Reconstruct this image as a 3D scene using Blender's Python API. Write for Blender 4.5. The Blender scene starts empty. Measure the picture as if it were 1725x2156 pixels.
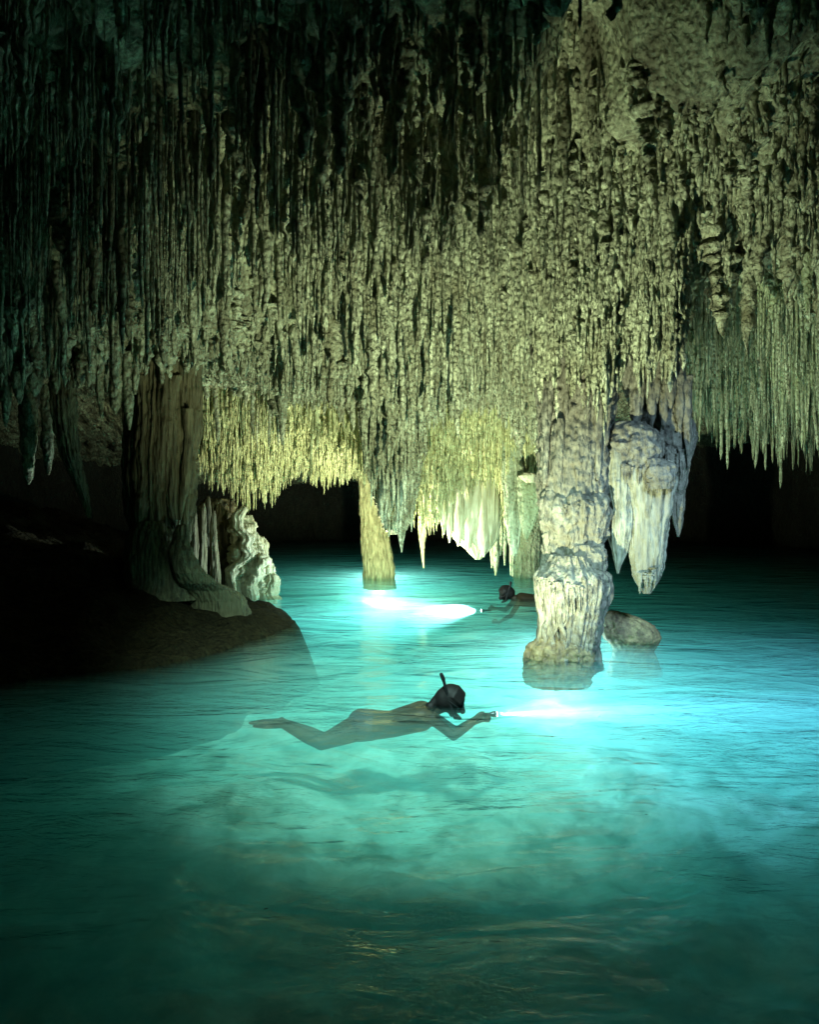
import bpy, math, random
import numpy as np
from mathutils import Vector, Matrix

random.seed(7)
rng = np.random.default_rng(11)
S = bpy.context.scene
COL = S.collection
R = math.radians

# ------------------------------------------------------------------ camera
H = 1.94          # eye height above the pool
F = 1659.0        # focal length in pixels of a 1725 wide picture
HZ = 1014.0       # horizon row in that picture
cam_d = bpy.data.cameras.new('camera')
cam = bpy.data.objects.new('camera', cam_d); COL.objects.link(cam)
cam.location = (0, 0, H); cam.rotation_euler = (R(90), 0, 0)
cam_d.sensor_width = 36; cam_d.sensor_fit = 'AUTO'
cam_d.lens = F / 2156 * 36
cam_d.shift_y = -(1078 - HZ) / 2156
cam_d.clip_start = 0.05; cam_d.clip_end = 200
S.camera = cam
S.view_settings.view_transform = 'Standard'
S.view_settings.look = 'None'
S.view_settings.gamma = 1
S.view_settings.use_curve_mapping = False
S.view_settings.exposure = 0.0
S.render.engine = 'CYCLES'
cy = S.cycles
cy.use_denoising = True
cy.max_bounces = 8; cy.diffuse_bounces = 3; cy.glossy_bounces = 2
cy.transmission_bounces = 4; cy.volume_bounces = 3; cy.transparent_max_bounces = 12
cy.sample_clamp_indirect = 4.0
cy.caustics_reflective = False
# inside a cave at night: almost nothing comes from the sky
W = bpy.data.worlds.new('World'); S.world = W; W.use_nodes = True
W.node_tree.nodes['Background'].inputs[0].default_value = (0.5, 0.8, 1.0, 1)
W.node_tree.nodes['Background'].inputs[1].default_value = 0.0015

# lamps: beams and halo are held torches, the rest unseen fill added for brightness
# (name, location, target, cone deg, watts, colour, radius, blend)
LAMPS = [
    ('near_beam', (0.79, 6.918, -0.10), (3.3, 7.16, -0.15), 13, 7500, (0.45, 0.62, 1.0), 0.02, 1.0),
    ('near_halo', (0.80, 6.92, -0.10), (3.2, 7.4, -0.20), 70, 260, (0.34, 0.55, 1.0), 0.03, 1.0),
    ('near_fill', (0.90, 6.95, 0.02), (1.0, 10.0, 3.8), 116, 2400, (0.90, 1.0, 0.68), 0.03, 1.0),  # unseen lamp added above the water to light the ceiling
    ('far_beam', (1.05, 12.44, -0.10), (-1.6, 12.2, -0.10), 60, 3600, (0.80, 0.97, 1.0), 0.03, 1.0),
    ('far_fill', (-0.55, 12.7, -0.03), (0.0, 14.0, 1.5), 168, 1500, (1.0, 1.0, 0.70), 0.04, 0.6),  # added apart from any torch, brightens the yellow bed and drapery
    ('overhead_fill', (-0.4, 3.9, 4.7), (0.2, 8.4, 0.0), 61, 5600, (0.58, 1.0, 0.90), 0.25, 1.0),  # this and the next two are unseen, added for the water's broad glow
    ('overhead_fill', (-0.9, 3.0, 4.0), (0.2, 10.8, 0.0), 31, 9500, (0.70, 1.0, 0.92), 0.12, 1.0),
    ('overhead_fill', (4.0, 4.3, 4.5), (3.5, 8.8, 0.0), 62, 5600, (0.42, 0.68, 1.0), 0.45, 1.0),
    ('column_torch', (1.88, 9.95, -0.45), None, 0, 190, (0.72, 0.96, 1.0), 0.05, 0),  # unseen lamp added behind the thick column to brighten the far pool
    ('slim_column_fill', (-0.64, 16.7, -0.35), None, 0, 300, (0.80, 1.0, 0.95), 0.05, 0),  # added out of sight behind the slim column, lights the water there
    ('side_torch', (5.7, 9.3, 0.25), (4.8, 11.8, 3.6), 100, 500, (0.85, 1.0, 0.72), 0.04, 1.0),  # added beyond the right edge to brighten the ceiling on that side
]
LAMPS = [l for l in LAMPS if l[4] > 0]
for nm, loc, tgt, cone, watt, colr, rad, bl in LAMPS:
    ld = bpy.data.lights.new(nm, 'SPOT' if tgt else 'POINT')
    ld.energy = watt; ld.color = colr; ld.shadow_soft_size = rad
    lo = bpy.data.objects.new(nm, ld); COL.objects.link(lo)
    lo.location = loc
    if tgt:
        ld.spot_size = R(cone); ld.spot_blend = bl
        lo.rotation_euler = (Vector(tgt) - Vector(loc)).to_track_quat('-Z', 'Y').to_euler()

# ------------------------------------------------------------------ helpers
def px(x, y, D):
    """a point of the photograph (1725 wide) at depth D in metres"""
    return ((x - 862.5) / F * D, D, H - (y - HZ) / F * D)

def tag(o, label=None, cat=None, group=None, kind=None):
    if label: o['label'] = label
    if cat: o['category'] = cat
    if group: o['group'] = group
    if kind: o['kind'] = kind
    return o

def empty(name, loc=(0, 0, 0)):
    o = bpy.data.objects.new(name, None); COL.objects.link(o); o.location = loc
    o.empty_display_size = 0.1
    return o

def link_mesh(name, me, mat=None, parent=None):
    o = bpy.data.objects.new(name, me); COL.objects.link(o)
    if mat is not None and not me.materials: me.materials.append(mat)
    if parent is not None:
        o.parent = parent
        o.matrix_parent_inverse = Matrix.Translation(-Vector(parent.location))
    return o

def mesh_np(name, V, Fq, smooth=True):
    """V (n,3), Fq (m,4) or (m,3)"""
    me = bpy.data.meshes.new(name)
    V = np.ascontiguousarray(V, dtype=np.float32); Fq = np.ascontiguousarray(Fq, dtype=np.int32)
    k = Fq.shape[1]
    me.vertices.add(len(V)); me.vertices.foreach_set('co', V.ravel())
    me.loops.add(Fq.size); me.loops.foreach_set('vertex_index', Fq.ravel())
    me.polygons.add(len(Fq))
    me.polygons.foreach_set('loop_start', np.arange(0, Fq.size, k, dtype=np.int32))
    me.update(calc_edges=True)
    me.polygons.foreach_set('use_smooth', np.full(len(Fq), smooth))
    me.validate()
    return me

def _hash(i, j, k, s):
    h = (i.astype(np.int64) * 374761393 + j.astype(np.int64) * 668265263 + k.astype(np.int64) * 2147483647 + s * 974634777) & 0xFFFFFFFF
    h = ((h ^ (h >> 13)) * 1274126177) & 0xFFFFFFFF
    h = ((h ^ (h >> 16)) * 2246822519) & 0xFFFFFFFF
    return ((h ^ (h >> 15)) & 0xFFFFFF) / float(0xFFFFFF)

def vn(x, y, z, s=0):
    x, y, z = np.broadcast_arrays(np.asarray(x, float), np.asarray(y, float), np.asarray(z, float))
    i = np.floor(x); j = np.floor(y); k = np.floor(z)
    u = x - i; v = y - j; w = z - k
    u = u * u * u * (u * (u * 6 - 15) + 10); v = v * v * v * (v * (v * 6 - 15) + 10); w = w * w * w * (w * (w * 6 - 15) + 10)
    i = i.astype(np.int64); j = j.astype(np.int64); k = k.astype(np.int64)
    r = 0
    for a in (0, 1):
        for b in (0, 1):
            for c in (0, 1):
                r = r + _hash(i + a, j + b, k + c, s) * (u if a else 1 - u) * (v if b else 1 - v) * (w if c else 1 - w)
    return r * 2 - 1

def fbm(x, y, z, s=0, o=4):
    r = 0; a = 1.0; t = 0
    for q in range(o):
        r = r + a * vn(x * 2 ** q, y * 2 ** q, z * 2 ** q, s + q * 7); t += a; a *= 0.5
    return r / t

def ss(a, b, x):
    t = np.clip((x - a) / (b - a), 0, 1); return t * t * (3 - 2 * t)

# ------------------------------------------------------------------ materials
def nt(name):
    m = bpy.data.materials.new(name); m.use_nodes = True
    t = m.node_tree; t.nodes.clear()
    return m, t

def N(t, typ, **kw):
    n = t.nodes.new(typ)
    for k, v in kw.items():
        if k in n.inputs: n.inputs[k].default_value = v
        else: setattr(n, k, v)
    return n

def rock_mat(name, light, dark, stain, rough=0.72, bump=1.0, stretch=0.35, wet=0.35, fine=1.0, rs=0.8):
    m, t = nt(name)
    out = N(t, 'ShaderNodeOutputMaterial'); p = N(t, 'ShaderNodeBsdfPrincipled')
    t.links.new(p.outputs[0], out.inputs[0])
    g = N(t, 'ShaderNodeNewGeometry')
    mp = N(t, 'ShaderNodeMapping'); mp.inputs['Scale'].default_value = (1, 1, stretch)
    t.links.new(g.outputs['Position'], mp.inputs[0])
    n1 = N(t, 'ShaderNodeTexNoise'); n1.inputs['Scale'].default_value = 2.2; n1.inputs['Detail'].default_value = 6; n1.inputs['Roughness'].default_value = 0.65
    n2 = N(t, 'ShaderNodeTexNoise'); n2.inputs['Scale'].default_value = 14 * fine; n2.inputs['Detail'].default_value = 5; n2.inputs['Roughness'].default_value = 0.7
    t.links.new(mp.outputs[0], n1.inputs[0]); t.links.new(mp.outputs[0], n2.inputs[0])
    r1 = N(t, 'ShaderNodeValToRGB'); r1.color_ramp.elements[0].position = 0.36; r1.color_ramp.elements[1].position = 0.62
    r1.color_ramp.elements[0].color = (*dark, 1); r1.color_ramp.elements[1].color = (*light, 1)
    t.links.new(n2.outputs[0], r1.inputs[0])
    r2 = N(t, 'ShaderNodeValToRGB'); r2.color_ramp.elements[0].position = 0.45; r2.color_ramp.elements[1].position = 0.66
    r2.color_ramp.elements[0].color = (0, 0, 0, 1); r2.color_ramp.elements[1].color = (1, 1, 1, 1)
    t.links.new(n1.outputs[0], r2.inputs[0])
    mx = N(t, 'ShaderNodeMixRGB'); mx.inputs[2].default_value = (*stain, 1)
    t.links.new(r2.outputs[0], mx.inputs[0]); t.links.new(r1.outputs[0], mx.inputs[1])
    t.links.new(mx.outputs[0], p.inputs['Base Color'])
    p.inputs['Roughness'].default_value = rough
    p.inputs['Specular IOR Level'].default_value = wet
    # relief: lumps, then grain
    v = N(t, 'ShaderNodeTexVoronoi'); v.inputs['Scale'].default_value = 22 * fine; v.feature = 'SMOOTH_F1'
    mp2 = N(t, 'ShaderNodeMapping'); mp2.inputs['Scale'].default_value = (1, 1, rs)
    t.links.new(g.outputs['Position'], mp2.inputs[0])
    nz = N(t, 'ShaderNodeTexNoise'); nz.inputs['Scale'].default_value = 45 * fine; nz.inputs['Detail'].default_value = 4; nz.inputs['Roughness'].default_value = 0.65
    t.links.new(mp2.outputs[0], v.inputs[0]); t.links.new(mp2.outputs[0], nz.inputs[0])
    b1 = N(t, 'ShaderNodeBump'); b1.inputs['Strength'].default_value = 0.9 * bump; b1.inputs['Distance'].default_value = 0.045; b1.invert = True
    b2 = N(t, 'ShaderNodeBump'); b2.inputs['Strength'].default_value = 0.9 * bump; b2.inputs['Distance'].default_value = 0.02
    t.links.new(v.outputs['Distance'], b1.inputs['Height']); t.links.new(nz.outputs[0], b2.inputs['Height'])
    t.links.new(b1.outputs[0], b2.inputs['Normal']); t.links.new(b2.outputs[0], p.inputs['Normal'])
    return m

M_CEIL = rock_mat('ceiling_limestone', (0.38, 0.41, 0.25), (0.085, 0.085, 0.045), (0.095, 0.09, 0.05), bump=1.3)  # darker than the stalactites, to deepen the shade between them
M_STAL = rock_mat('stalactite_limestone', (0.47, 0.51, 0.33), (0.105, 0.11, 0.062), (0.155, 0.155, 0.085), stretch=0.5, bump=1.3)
M_YEL = rock_mat('yellow_lit_stalactite', (0.48, 0.51, 0.27), (0.16, 0.17, 0.07), (0.33, 0.34, 0.15), stretch=0.4, fine=0.8)  # warm lamp light on the back stalactites put into the stone colour
M_SLIM = rock_mat('slim_column_stone', (0.34, 0.34, 0.17), (0.14, 0.14, 0.06), (0.22, 0.21, 0.10), stretch=0.2, rs=0.3)
M_GRN = rock_mat('green_tinted_stalactite', (0.42, 0.47, 0.31), (0.12, 0.145, 0.075), (0.22, 0.26, 0.13), stretch=0.25)  # greener tone than the ceiling stalactites
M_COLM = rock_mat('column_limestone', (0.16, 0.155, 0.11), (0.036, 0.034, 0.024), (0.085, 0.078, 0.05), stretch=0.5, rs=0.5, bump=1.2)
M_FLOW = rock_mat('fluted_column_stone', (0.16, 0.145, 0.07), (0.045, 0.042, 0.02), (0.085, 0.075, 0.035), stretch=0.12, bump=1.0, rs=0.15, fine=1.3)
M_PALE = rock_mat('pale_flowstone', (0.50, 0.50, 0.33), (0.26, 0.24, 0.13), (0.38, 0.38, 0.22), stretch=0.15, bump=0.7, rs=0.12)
M_PEND = rock_mat('pendant_stone', (0.22, 0.22, 0.15), (0.075, 0.075, 0.047), (0.14, 0.13, 0.085), stretch=0.2, bump=0.9, rs=0.2)
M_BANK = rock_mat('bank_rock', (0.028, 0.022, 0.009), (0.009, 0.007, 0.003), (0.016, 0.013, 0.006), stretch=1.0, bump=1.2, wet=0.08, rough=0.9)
M_SHELF = rock_mat('darkened_shelf_rock', (0.085, 0.055, 0.02), (0.03, 0.02, 0.008), (0.045, 0.04, 0.012), stretch=1.0, bump=1.0, wet=0.1)  # rock brown, with the dimness near the viewer put into the colour
M_BOUL = rock_mat('boulder_rock', (0.15, 0.125, 0.055), (0.05, 0.038, 0.018), (0.08, 0.06, 0.03), stretch=1.0, bump=0.8)
M_BED = rock_mat('pool_bed_silt', (0.60, 0.62, 0.50), (0.34, 0.36, 0.25), (0.10, 0.105, 0.055), stretch=1.0, fine=0.22, bump=1.0)
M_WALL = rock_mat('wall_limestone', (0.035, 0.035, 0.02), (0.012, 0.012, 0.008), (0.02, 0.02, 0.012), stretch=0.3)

def plain(name, col, rough=0.5, spec=0.5, bumpscale=0, metal=0.0):
    m, t = nt(name)
    out = N(t, 'ShaderNodeOutputMaterial'); p = N(t, 'ShaderNodeBsdfPrincipled')
    t.links.new(p.outputs[0], out.inputs[0])
    g = N(t, 'ShaderNodeNewGeometry')
    n = N(t, 'ShaderNodeTexNoise'); n.inputs['Scale'].default_value = bumpscale or 20; n.inputs['Detail'].default_value = 4
    t.links.new(g.outputs['Position'], n.inputs[0])
    mr = N(t, 'ShaderNodeValToRGB'); mr.color_ramp.elements[0].position = 0.3; mr.color_ramp.elements[1].position = 0.7
    mr.color_ramp.elements[0].color = (*[c * 0.75 for c in col], 1); mr.color_ramp.elements[1].color = (*[min(1, c * 1.2) for c in col], 1)
    t.links.new(n.outputs[0], mr.inputs[0]); t.links.new(mr.outputs[0], p.inputs['Base Color'])
    p.inputs['Roughness'].default_value = rough; p.inputs['Specular IOR Level'].default_value = spec
    p.inputs['Metallic'].default_value = metal
    if bumpscale:
        b = N(t, 'ShaderNodeBump'); b.inputs['Strength'].default_value = 0.4; b.inputs['Distance'].default_value = 0.004
        t.links.new(n.outputs[0], b.inputs['Height']); t.links.new(b.outputs[0], p.inputs['Normal'])
    return m

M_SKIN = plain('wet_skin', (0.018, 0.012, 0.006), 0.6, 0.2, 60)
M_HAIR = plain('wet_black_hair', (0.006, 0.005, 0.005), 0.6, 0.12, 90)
M_BLACK = plain('black_rubber', (0.006, 0.006, 0.007), 0.5, 0.15)
M_SUIT = plain('dark_swimwear', (0.02, 0.02, 0.022), 0.6, 0.3, 80)
M_LEAF = plain('sodden_leaf', (0.05, 0.045, 0.02), 0.6, 0.3)
M_TORCH = plain('anodised_torch', (0.03, 0.03, 0.035), 0.3, 0.5, 0, 0.6)

def emit_mat(name, col, st):
    m, t = nt(name)
    out = N(t, 'ShaderNodeOutputMaterial'); e = N(t, 'ShaderNodeEmission')
    e.inputs[0].default_value = (*col, 1); e.inputs[1].default_value = st
    t.links.new(e.outputs[0], out.inputs[0]); return m
M_LENS = emit_mat('lit_torch_lens', (0.85, 0.93, 1.0), 40)

def water_mat():
    m, t = nt('milky_turquoise_water')
    out = N(t, 'ShaderNodeOutputMaterial')
    tr = N(t, 'ShaderNodeBsdfTransparent'); gl = N(t, 'ShaderNodeBsdfGlossy'); gl.inputs['Roughness'].default_value = 0.03
    fr = N(t, 'ShaderNodeFresnel'); fr.inputs[0].default_value = 1.25
    mx = N(t, 'ShaderNodeMixShader')
    g = N(t, 'ShaderNodeNewGeometry')
    mp = N(t, 'ShaderNodeMapping'); mp.inputs['Scale'].default_value = (0.55, 1.25, 1); mp.inputs['Rotation'].default_value = (0, 0, R(12))
    t.links.new(g.outputs['Position'], mp.inputs[0])
    prev = None
    pm = N(t, 'ShaderNodeTexNoise'); pm.inputs['Scale'].default_value = 0.55; pm.inputs['Detail'].default_value = 3
    t.links.new(g.outputs['Position'], pm.inputs[0])
    pr = N(t, 'ShaderNodeMapRange'); pr.inputs[1].default_value = 0.42; pr.inputs[2].default_value = 0.66; pr.inputs[3].default_value = 0.12; pr.inputs[4].default_value = 1.0
    t.links.new(pm.outputs[0], pr.inputs[0])
    for sc, dist, de, ro in ((1.1, 0.11, 3, 0.5), (4.5, 0.042, 4, 0.6), (15, 0.011, 3, 0.6)):
        n = N(t, 'ShaderNodeTexNoise'); n.inputs['Scale'].default_value = sc; n.inputs['Detail'].default_value = de
        n.inputs['Roughness'].default_value = ro; n.inputs['Distortion'].default_value = 1.2
        t.links.new(mp.outputs[0], n.inputs[0])
        b = N(t, 'ShaderNodeBump'); b.inputs['Strength'].default_value = 0.8; b.inputs['Distance'].default_value = dist
        t.links.new(n.outputs[0], b.inputs['Height'])
        if sc > 2: t.links.new(pr.outputs[0], b.inputs['Strength'])
        if prev: t.links.new(prev.outputs[0], b.inputs['Normal'])
        prev = b
    t.links.new(prev.outputs[0], gl.inputs['Normal']); t.links.new(prev.outputs[0], fr.inputs['Normal'])
    t.links.new(fr.outputs[0], mx.inputs[0]); t.links.new(tr.outputs[0], mx.inputs[1]); t.links.new(gl.outputs[0], mx.inputs[2])
    t.links.new(mx.outputs[0], out.inputs['Surface'])
    ab = N(t, 'ShaderNodeVolumeAbsorption'); ab.inputs['Color'].default_value = (0.02, 0.90, 0.88, 1); ab.inputs['Density'].default_value = 0.42
    sc = N(t, 'ShaderNodeVolumeScatter'); sc.inputs['Color'].default_value = (0.55, 1.0, 0.96, 1); sc.inputs['Density'].default_value = 0.36
    sc.inputs['Anisotropy'].default_value = 0.25
    ad = N(t, 'ShaderNodeAddShader')
    t.links.new(ab.outputs[0], ad.inputs[0]); t.links.new(sc.outputs[0], ad.inputs[1]); t.links.new(ad.outputs[0], out.inputs['Volume'])
    return m
M_WATER = water_mat()

# ------------------------------------------------------------------ setting: bed, bank, walls
SHORE = [px(x, y, H * F / (y - HZ))[:2] for x, y in
         [(-500, 1500), (-160, 1462), (60, 1432), (200, 1416), (330, 1402), (430, 1384), (510, 1358), (575, 1336), (618, 1318), (631, 1308),
          (612, 1295), (560, 1275), (520, 1262), (480, 1252), (440, 1240), (380, 1232)]]
SHORE += [(-4.5, 16.0), (-6.0, 22.0), (-16, 26), (-16, 6)]
SH = np.array(SHORE)

def sdist(X, Y):
    """signed distance to the shoreline polygon, positive on land"""
    d = np.full(X.shape, 1e9); inside = np.zeros(X.shape, bool)
    n = len(SH)
    for i in range(n):
        a = SH[i]; b = SH[(i + 1) % n]
        e = b - a; L = (e * e).sum()
        tt = np.clip(((X - a[0]) * e[0] + (Y - a[1]) * e[1]) / L, 0, 1)
        d = np.minimum(d, np.hypot(X - a[0] - tt * e[0], Y - a[1] - tt * e[1]))
        c = ((a[1] > Y) != (b[1] > Y))
        with np.errstate(divide='ignore', invalid='ignore'):
            xi = (b[0] - a[0]) * (Y - a[1]) / (b[1] - a[1]) + a[0]
        inside ^= c & (X < xi)
    return np.where(inside, d, -d)

def grid(x0, x1, y0, y1, step):
    xs = np.arange(x0, x1 + step, step); ys = np.arange(y0, y1 + step, step)
    X, Y = np.meshgrid(xs, ys)
    ny, nx = X.shape
    idx = np.arange(nx * ny).reshape(ny, nx)
    Fq = np.stack([idx[:-1, :-1], idx[:-1, 1:], idx[1:, 1:], idx[1:, :-1]], -1).reshape(-1, 4)
    return X, Y, Fq

def bed_z(X, Y):
    z = -0.95 + 0.25 * fbm(X * 0.5, Y * 0.5, 0 * X, 3) + 0.16 * fbm(X * 1.7, Y * 1.7, 0 * X, 5)
    z = z + 0.45 * ss(4.3, 2.3, Y + 0.0 * X - 0.25 * X)         # shallow by the viewer
    s = sdist(X, Y)
    z = np.maximum(z, np.minimum(-0.80 + 0.25 * s, -0.80))
    return z
X, Y, Fq = grid(-13, 13, 0.2, 27, 0.11)
V = np.stack([X, Y, bed_z(X, Y)], -1).reshape(-1, 3)
tag(link_mesh('pool_bed', mesh_np('pool_bed', V, Fq), M_BED), 'pale silty limestone bed seen under the turquoise water', kind='structure')

# rock bank on the left
def bank_z(X, Y):
    s = sdist(X, Y) + 0.10 * fbm(X * 1.8, Y * 1.8, 0 * X, 91, 4)
    up = 0.15 * (1 - np.exp(-np.maximum(s, 0) / 0.45)) + 0.18 * np.maximum(s, 0) ** 1.15
    up = up + 0.30 * ss(0.9, 3.2, s) + 0.18 * fbm(X * 1.6, Y * 1.6, 0 * X, 9) * ss(0.0, 0.6, s) + 0.07 * fbm(X * 7, Y * 7, 0 * X, 19) * ss(0.0, 0.1, s)
    dn = 3.0 * s + 0.0 * X
    return np.where(s > 0, up, dn)
X, Y, Fq = grid(-13, 0.2, 5.5, 24, 0.07)
X = X + 0.03 * vn(X * 3, Y * 3, 0, 4)
Z = bank_z(X, Y)
keep = (Z.reshape(-1)[Fq].max(1) > -2.2)
tag(link_mesh('rock_bank', mesh_np('rock_bank', np.stack([X, Y, Z], -1).reshape(-1, 3), Fq[keep]), M_BANK),
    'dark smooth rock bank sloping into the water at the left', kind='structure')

# brown rock shelf added under the viewer, darkened for the light falling off
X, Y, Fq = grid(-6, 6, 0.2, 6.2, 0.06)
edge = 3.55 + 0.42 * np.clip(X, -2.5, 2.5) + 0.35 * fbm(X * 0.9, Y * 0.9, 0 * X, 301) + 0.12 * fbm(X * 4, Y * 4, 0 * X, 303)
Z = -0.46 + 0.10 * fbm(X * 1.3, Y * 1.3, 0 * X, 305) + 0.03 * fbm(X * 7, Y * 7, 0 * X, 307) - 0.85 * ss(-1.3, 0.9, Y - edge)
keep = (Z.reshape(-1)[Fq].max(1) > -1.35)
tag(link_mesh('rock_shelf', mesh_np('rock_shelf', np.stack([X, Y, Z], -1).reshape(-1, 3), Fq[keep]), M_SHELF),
    'added brown rock shelf under shallow water nearest the viewer, darkened for the fading light', kind='structure')

# cave walls
def wall_path(pts, z0, z1, name, step=0.16):
    P = np.array(pts, float); seg = np.hypot(*np.diff(P, axis=0).T); c = np.r_[0, np.cumsum(seg)]
    t = np.arange(0, c[-1], step); x = np.interp(t, c, P[:, 0]); y = np.interp(t, c, P[:, 1])
    z = np.arange(z0, z1, step)
    Xw, Zw = np.meshgrid(x, z); Yw, _ = np.meshgrid(y, z)
    Xn = Xw + 0.5 * fbm(Xw * .4, Yw * .4, Zw * .4, 21) + 0.15 * fbm(Xw * 2, Yw * 2, Zw * .6, 22)
    Yn = Yw + 0.6 * fbm(Xw * .4, Yw * .4, Zw * .4, 31) + 0.2 * fbm(Xw * 2, Yw * 2, Zw * .6, 32)
    ny, nx = Xw.shape; idx = np.arange(nx * ny).reshape(ny, nx)
    Fq = np.stack([idx[:-1, :-1], idx[:-1, 1:], idx[1:, 1:], idx[1:, :-1]], -1).reshape(-1, 4)
    return link_mesh(name, mesh_np(name, np.stack([Xn, Yn, Zw], -1).reshape(-1, 3), Fq), M_WALL)
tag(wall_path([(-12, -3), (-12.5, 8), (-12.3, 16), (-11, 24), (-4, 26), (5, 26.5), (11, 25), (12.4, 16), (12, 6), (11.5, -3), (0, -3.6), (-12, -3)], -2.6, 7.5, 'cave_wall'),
    'unlit cave wall at the back of the chamber', kind='structure')

# ------------------------------------------------------------------ ceiling
TP = np.array([-900, -200, 200, 420, 600, 760, 900, 1120, 1300, 1430, 1600, 1900, 2700], float)
TD = np.array([2.5, 5, 7, 8, 9, 9.7, 10.6, 11.6, 12.6, 14, 16, 18, 22, 27], float)
TZ = np.array([
    # D  2.5  5    7    8    9    9.7  10.6 11.6 12.6 14   16   18   22   27
    [5.4, 5.0, 4.5, 4.1, 3.7, 3.5, 4.3, 4.4, 4.4, 4.4, 4.2, 4.0, 3.0, 2.0],
    [5.5, 5.1, 4.7, 4.3, 3.8, 3.5, 4.4, 4.6, 4.6, 4.6, 4.4, 4.0, 3.0, 2.0],
    [5.6, 5.25, 4.9, 4.55, 3.95, 3.55, 4.2, 4.6, 4.6, 4.6, 4.4, 4.0, 3.0, 2.0],
    [5.6, 5.3, 5.1, 4.8, 4.4, 4.05, 3.55, 3.45, 3.5, 3.4, 2.9, 2.4, 2.2, 2.0],
    [5.6, 5.3, 5.15, 5.0, 4.7, 4.5, 3.9, 3.35, 3.5, 3.5, 2.8, 2.35, 2.2, 2.0],
    [5.6, 5.3, 5.15, 5.1, 4.9, 4.75, 4.4, 3.7, 3.0, 3.3, 2.8, 2.4, 2.2, 2.0],
    [5.6, 5.3, 5.2, 5.1, 5.0, 4.85, 4.5, 3.8, 2.8, 2.6, 2.7, 2.4, 2.2, 2.0],
    [5.6, 5.3, 5.2, 5.1, 4.95, 4.7, 4.3, 3.6, 2.7, 2.5, 2.7, 2.4, 2.2, 2.0],
    [5.6, 5.3, 5.2, 5.1, 4.9, 4.6, 4.3, 4.2, 4.2, 3.8, 3.5, 3.4, 3.3, 3.2],
    [5.6, 5.35, 5.3, 5.1, 4.85, 4.6, 4.5, 4.4, 4.2, 3.8, 3.6, 3.5, 3.4, 3.2],
    [5.6, 5.4, 5.35, 5.1, 4.8, 4.7, 4.5, 4.3, 4.1, 3.9, 3.6, 3.5, 3.4, 3.2],
    [5.6, 5.4, 5.3, 5.0, 4.7, 4.6, 4.5, 4.3, 4.1, 3.9, 3.6, 3.5, 3.4, 3.2],
    [5.5, 5.2, 5.0, 4.8, 4.5, 4.3, 4.1, 3.8, 3.5, 3.1, 2.6, 2.3, 2.2, 2.0]])

def table(T, P, D):
    P = np.clip(P, TP[0], TP[-1]); D = np.clip(D, TD[0], TD[-1])
    i = np.clip(np.searchsorted(TP, P) - 1, 0, len(TP) - 2); j = np.clip(np.searchsorted(TD, D) - 1, 0, len(TD) - 2)
    u = (P - TP[i]) / (TP[i + 1] - TP[i]); v = (D - TD[j]) / (TD[j + 1] - TD[j])
    u = u * u * (3 - 2 * u)
    return (T[i, j] * (1 - u) + T[i + 1, j] * u) * (1 - v) + (T[i, j + 1] * (1 - u) + T[i + 1, j + 1] * u) * v

HOLES = [(1330, 110, 5.9, 0.62, 1.1), (1215, 250, 6.9, 0.42, 0.9), (1190, 330, 7.5, 0.35, 0.6), (1660, 520, 9.0, 0.5, 0.5), (560, 330, 7.2, 0.4, 0.5), (548, 700, 9.7, 0.5, 1.0)]
def ceil_z(X, Y):
    D = np.maximum(Y, 0.6); P = X / np.maximum(D, 2.0) * F + 862.5
    z = table(TZ, P, D)
    z = z + 0.22 * fbm(X * 0.8, Y * 0.8, 0 * X, 41) + 0.14 * fbm(X * 2.6, Y * 2.6, 0 * X, 43)
    r = 1 - np.abs(vn(X * 5, Y * 5, 0 * X, 47)); z = z - 0.10 * r
    z = z + 0.10 * fbm(X * 9, Y * 11, 0 * X, 45, 3)
    for hx, hy, hd, hr, hh in HOLES:
        c = px(hx, hy, hd)
        d2 = ((X - c[0]) / hr) ** 2 + ((Y - c[1]) / (hr * 1.1)) ** 2
        z = z + hh * np.exp(-d2 ** 2)
    return z
X, Y, Fq = grid(-13, 13, -3.8, 27, 0.068)
Xj = X + 0.05 * vn(X * 6, Y * 6, 0, 51); Yj = Y + 0.05 * vn(X * 6, Y * 6, 0, 52)
Z = ceil_z(X, Y)
ceiling = link_mesh('cave_ceiling', mesh_np('cave_ceiling', np.stack([Xj, Yj, Z], -1).reshape(-1, 3), Fq[:, ::-1]), M_CEIL)
tag(ceiling, 'rough limestone cave ceiling crowded with stalactites', kind='structure')

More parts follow.
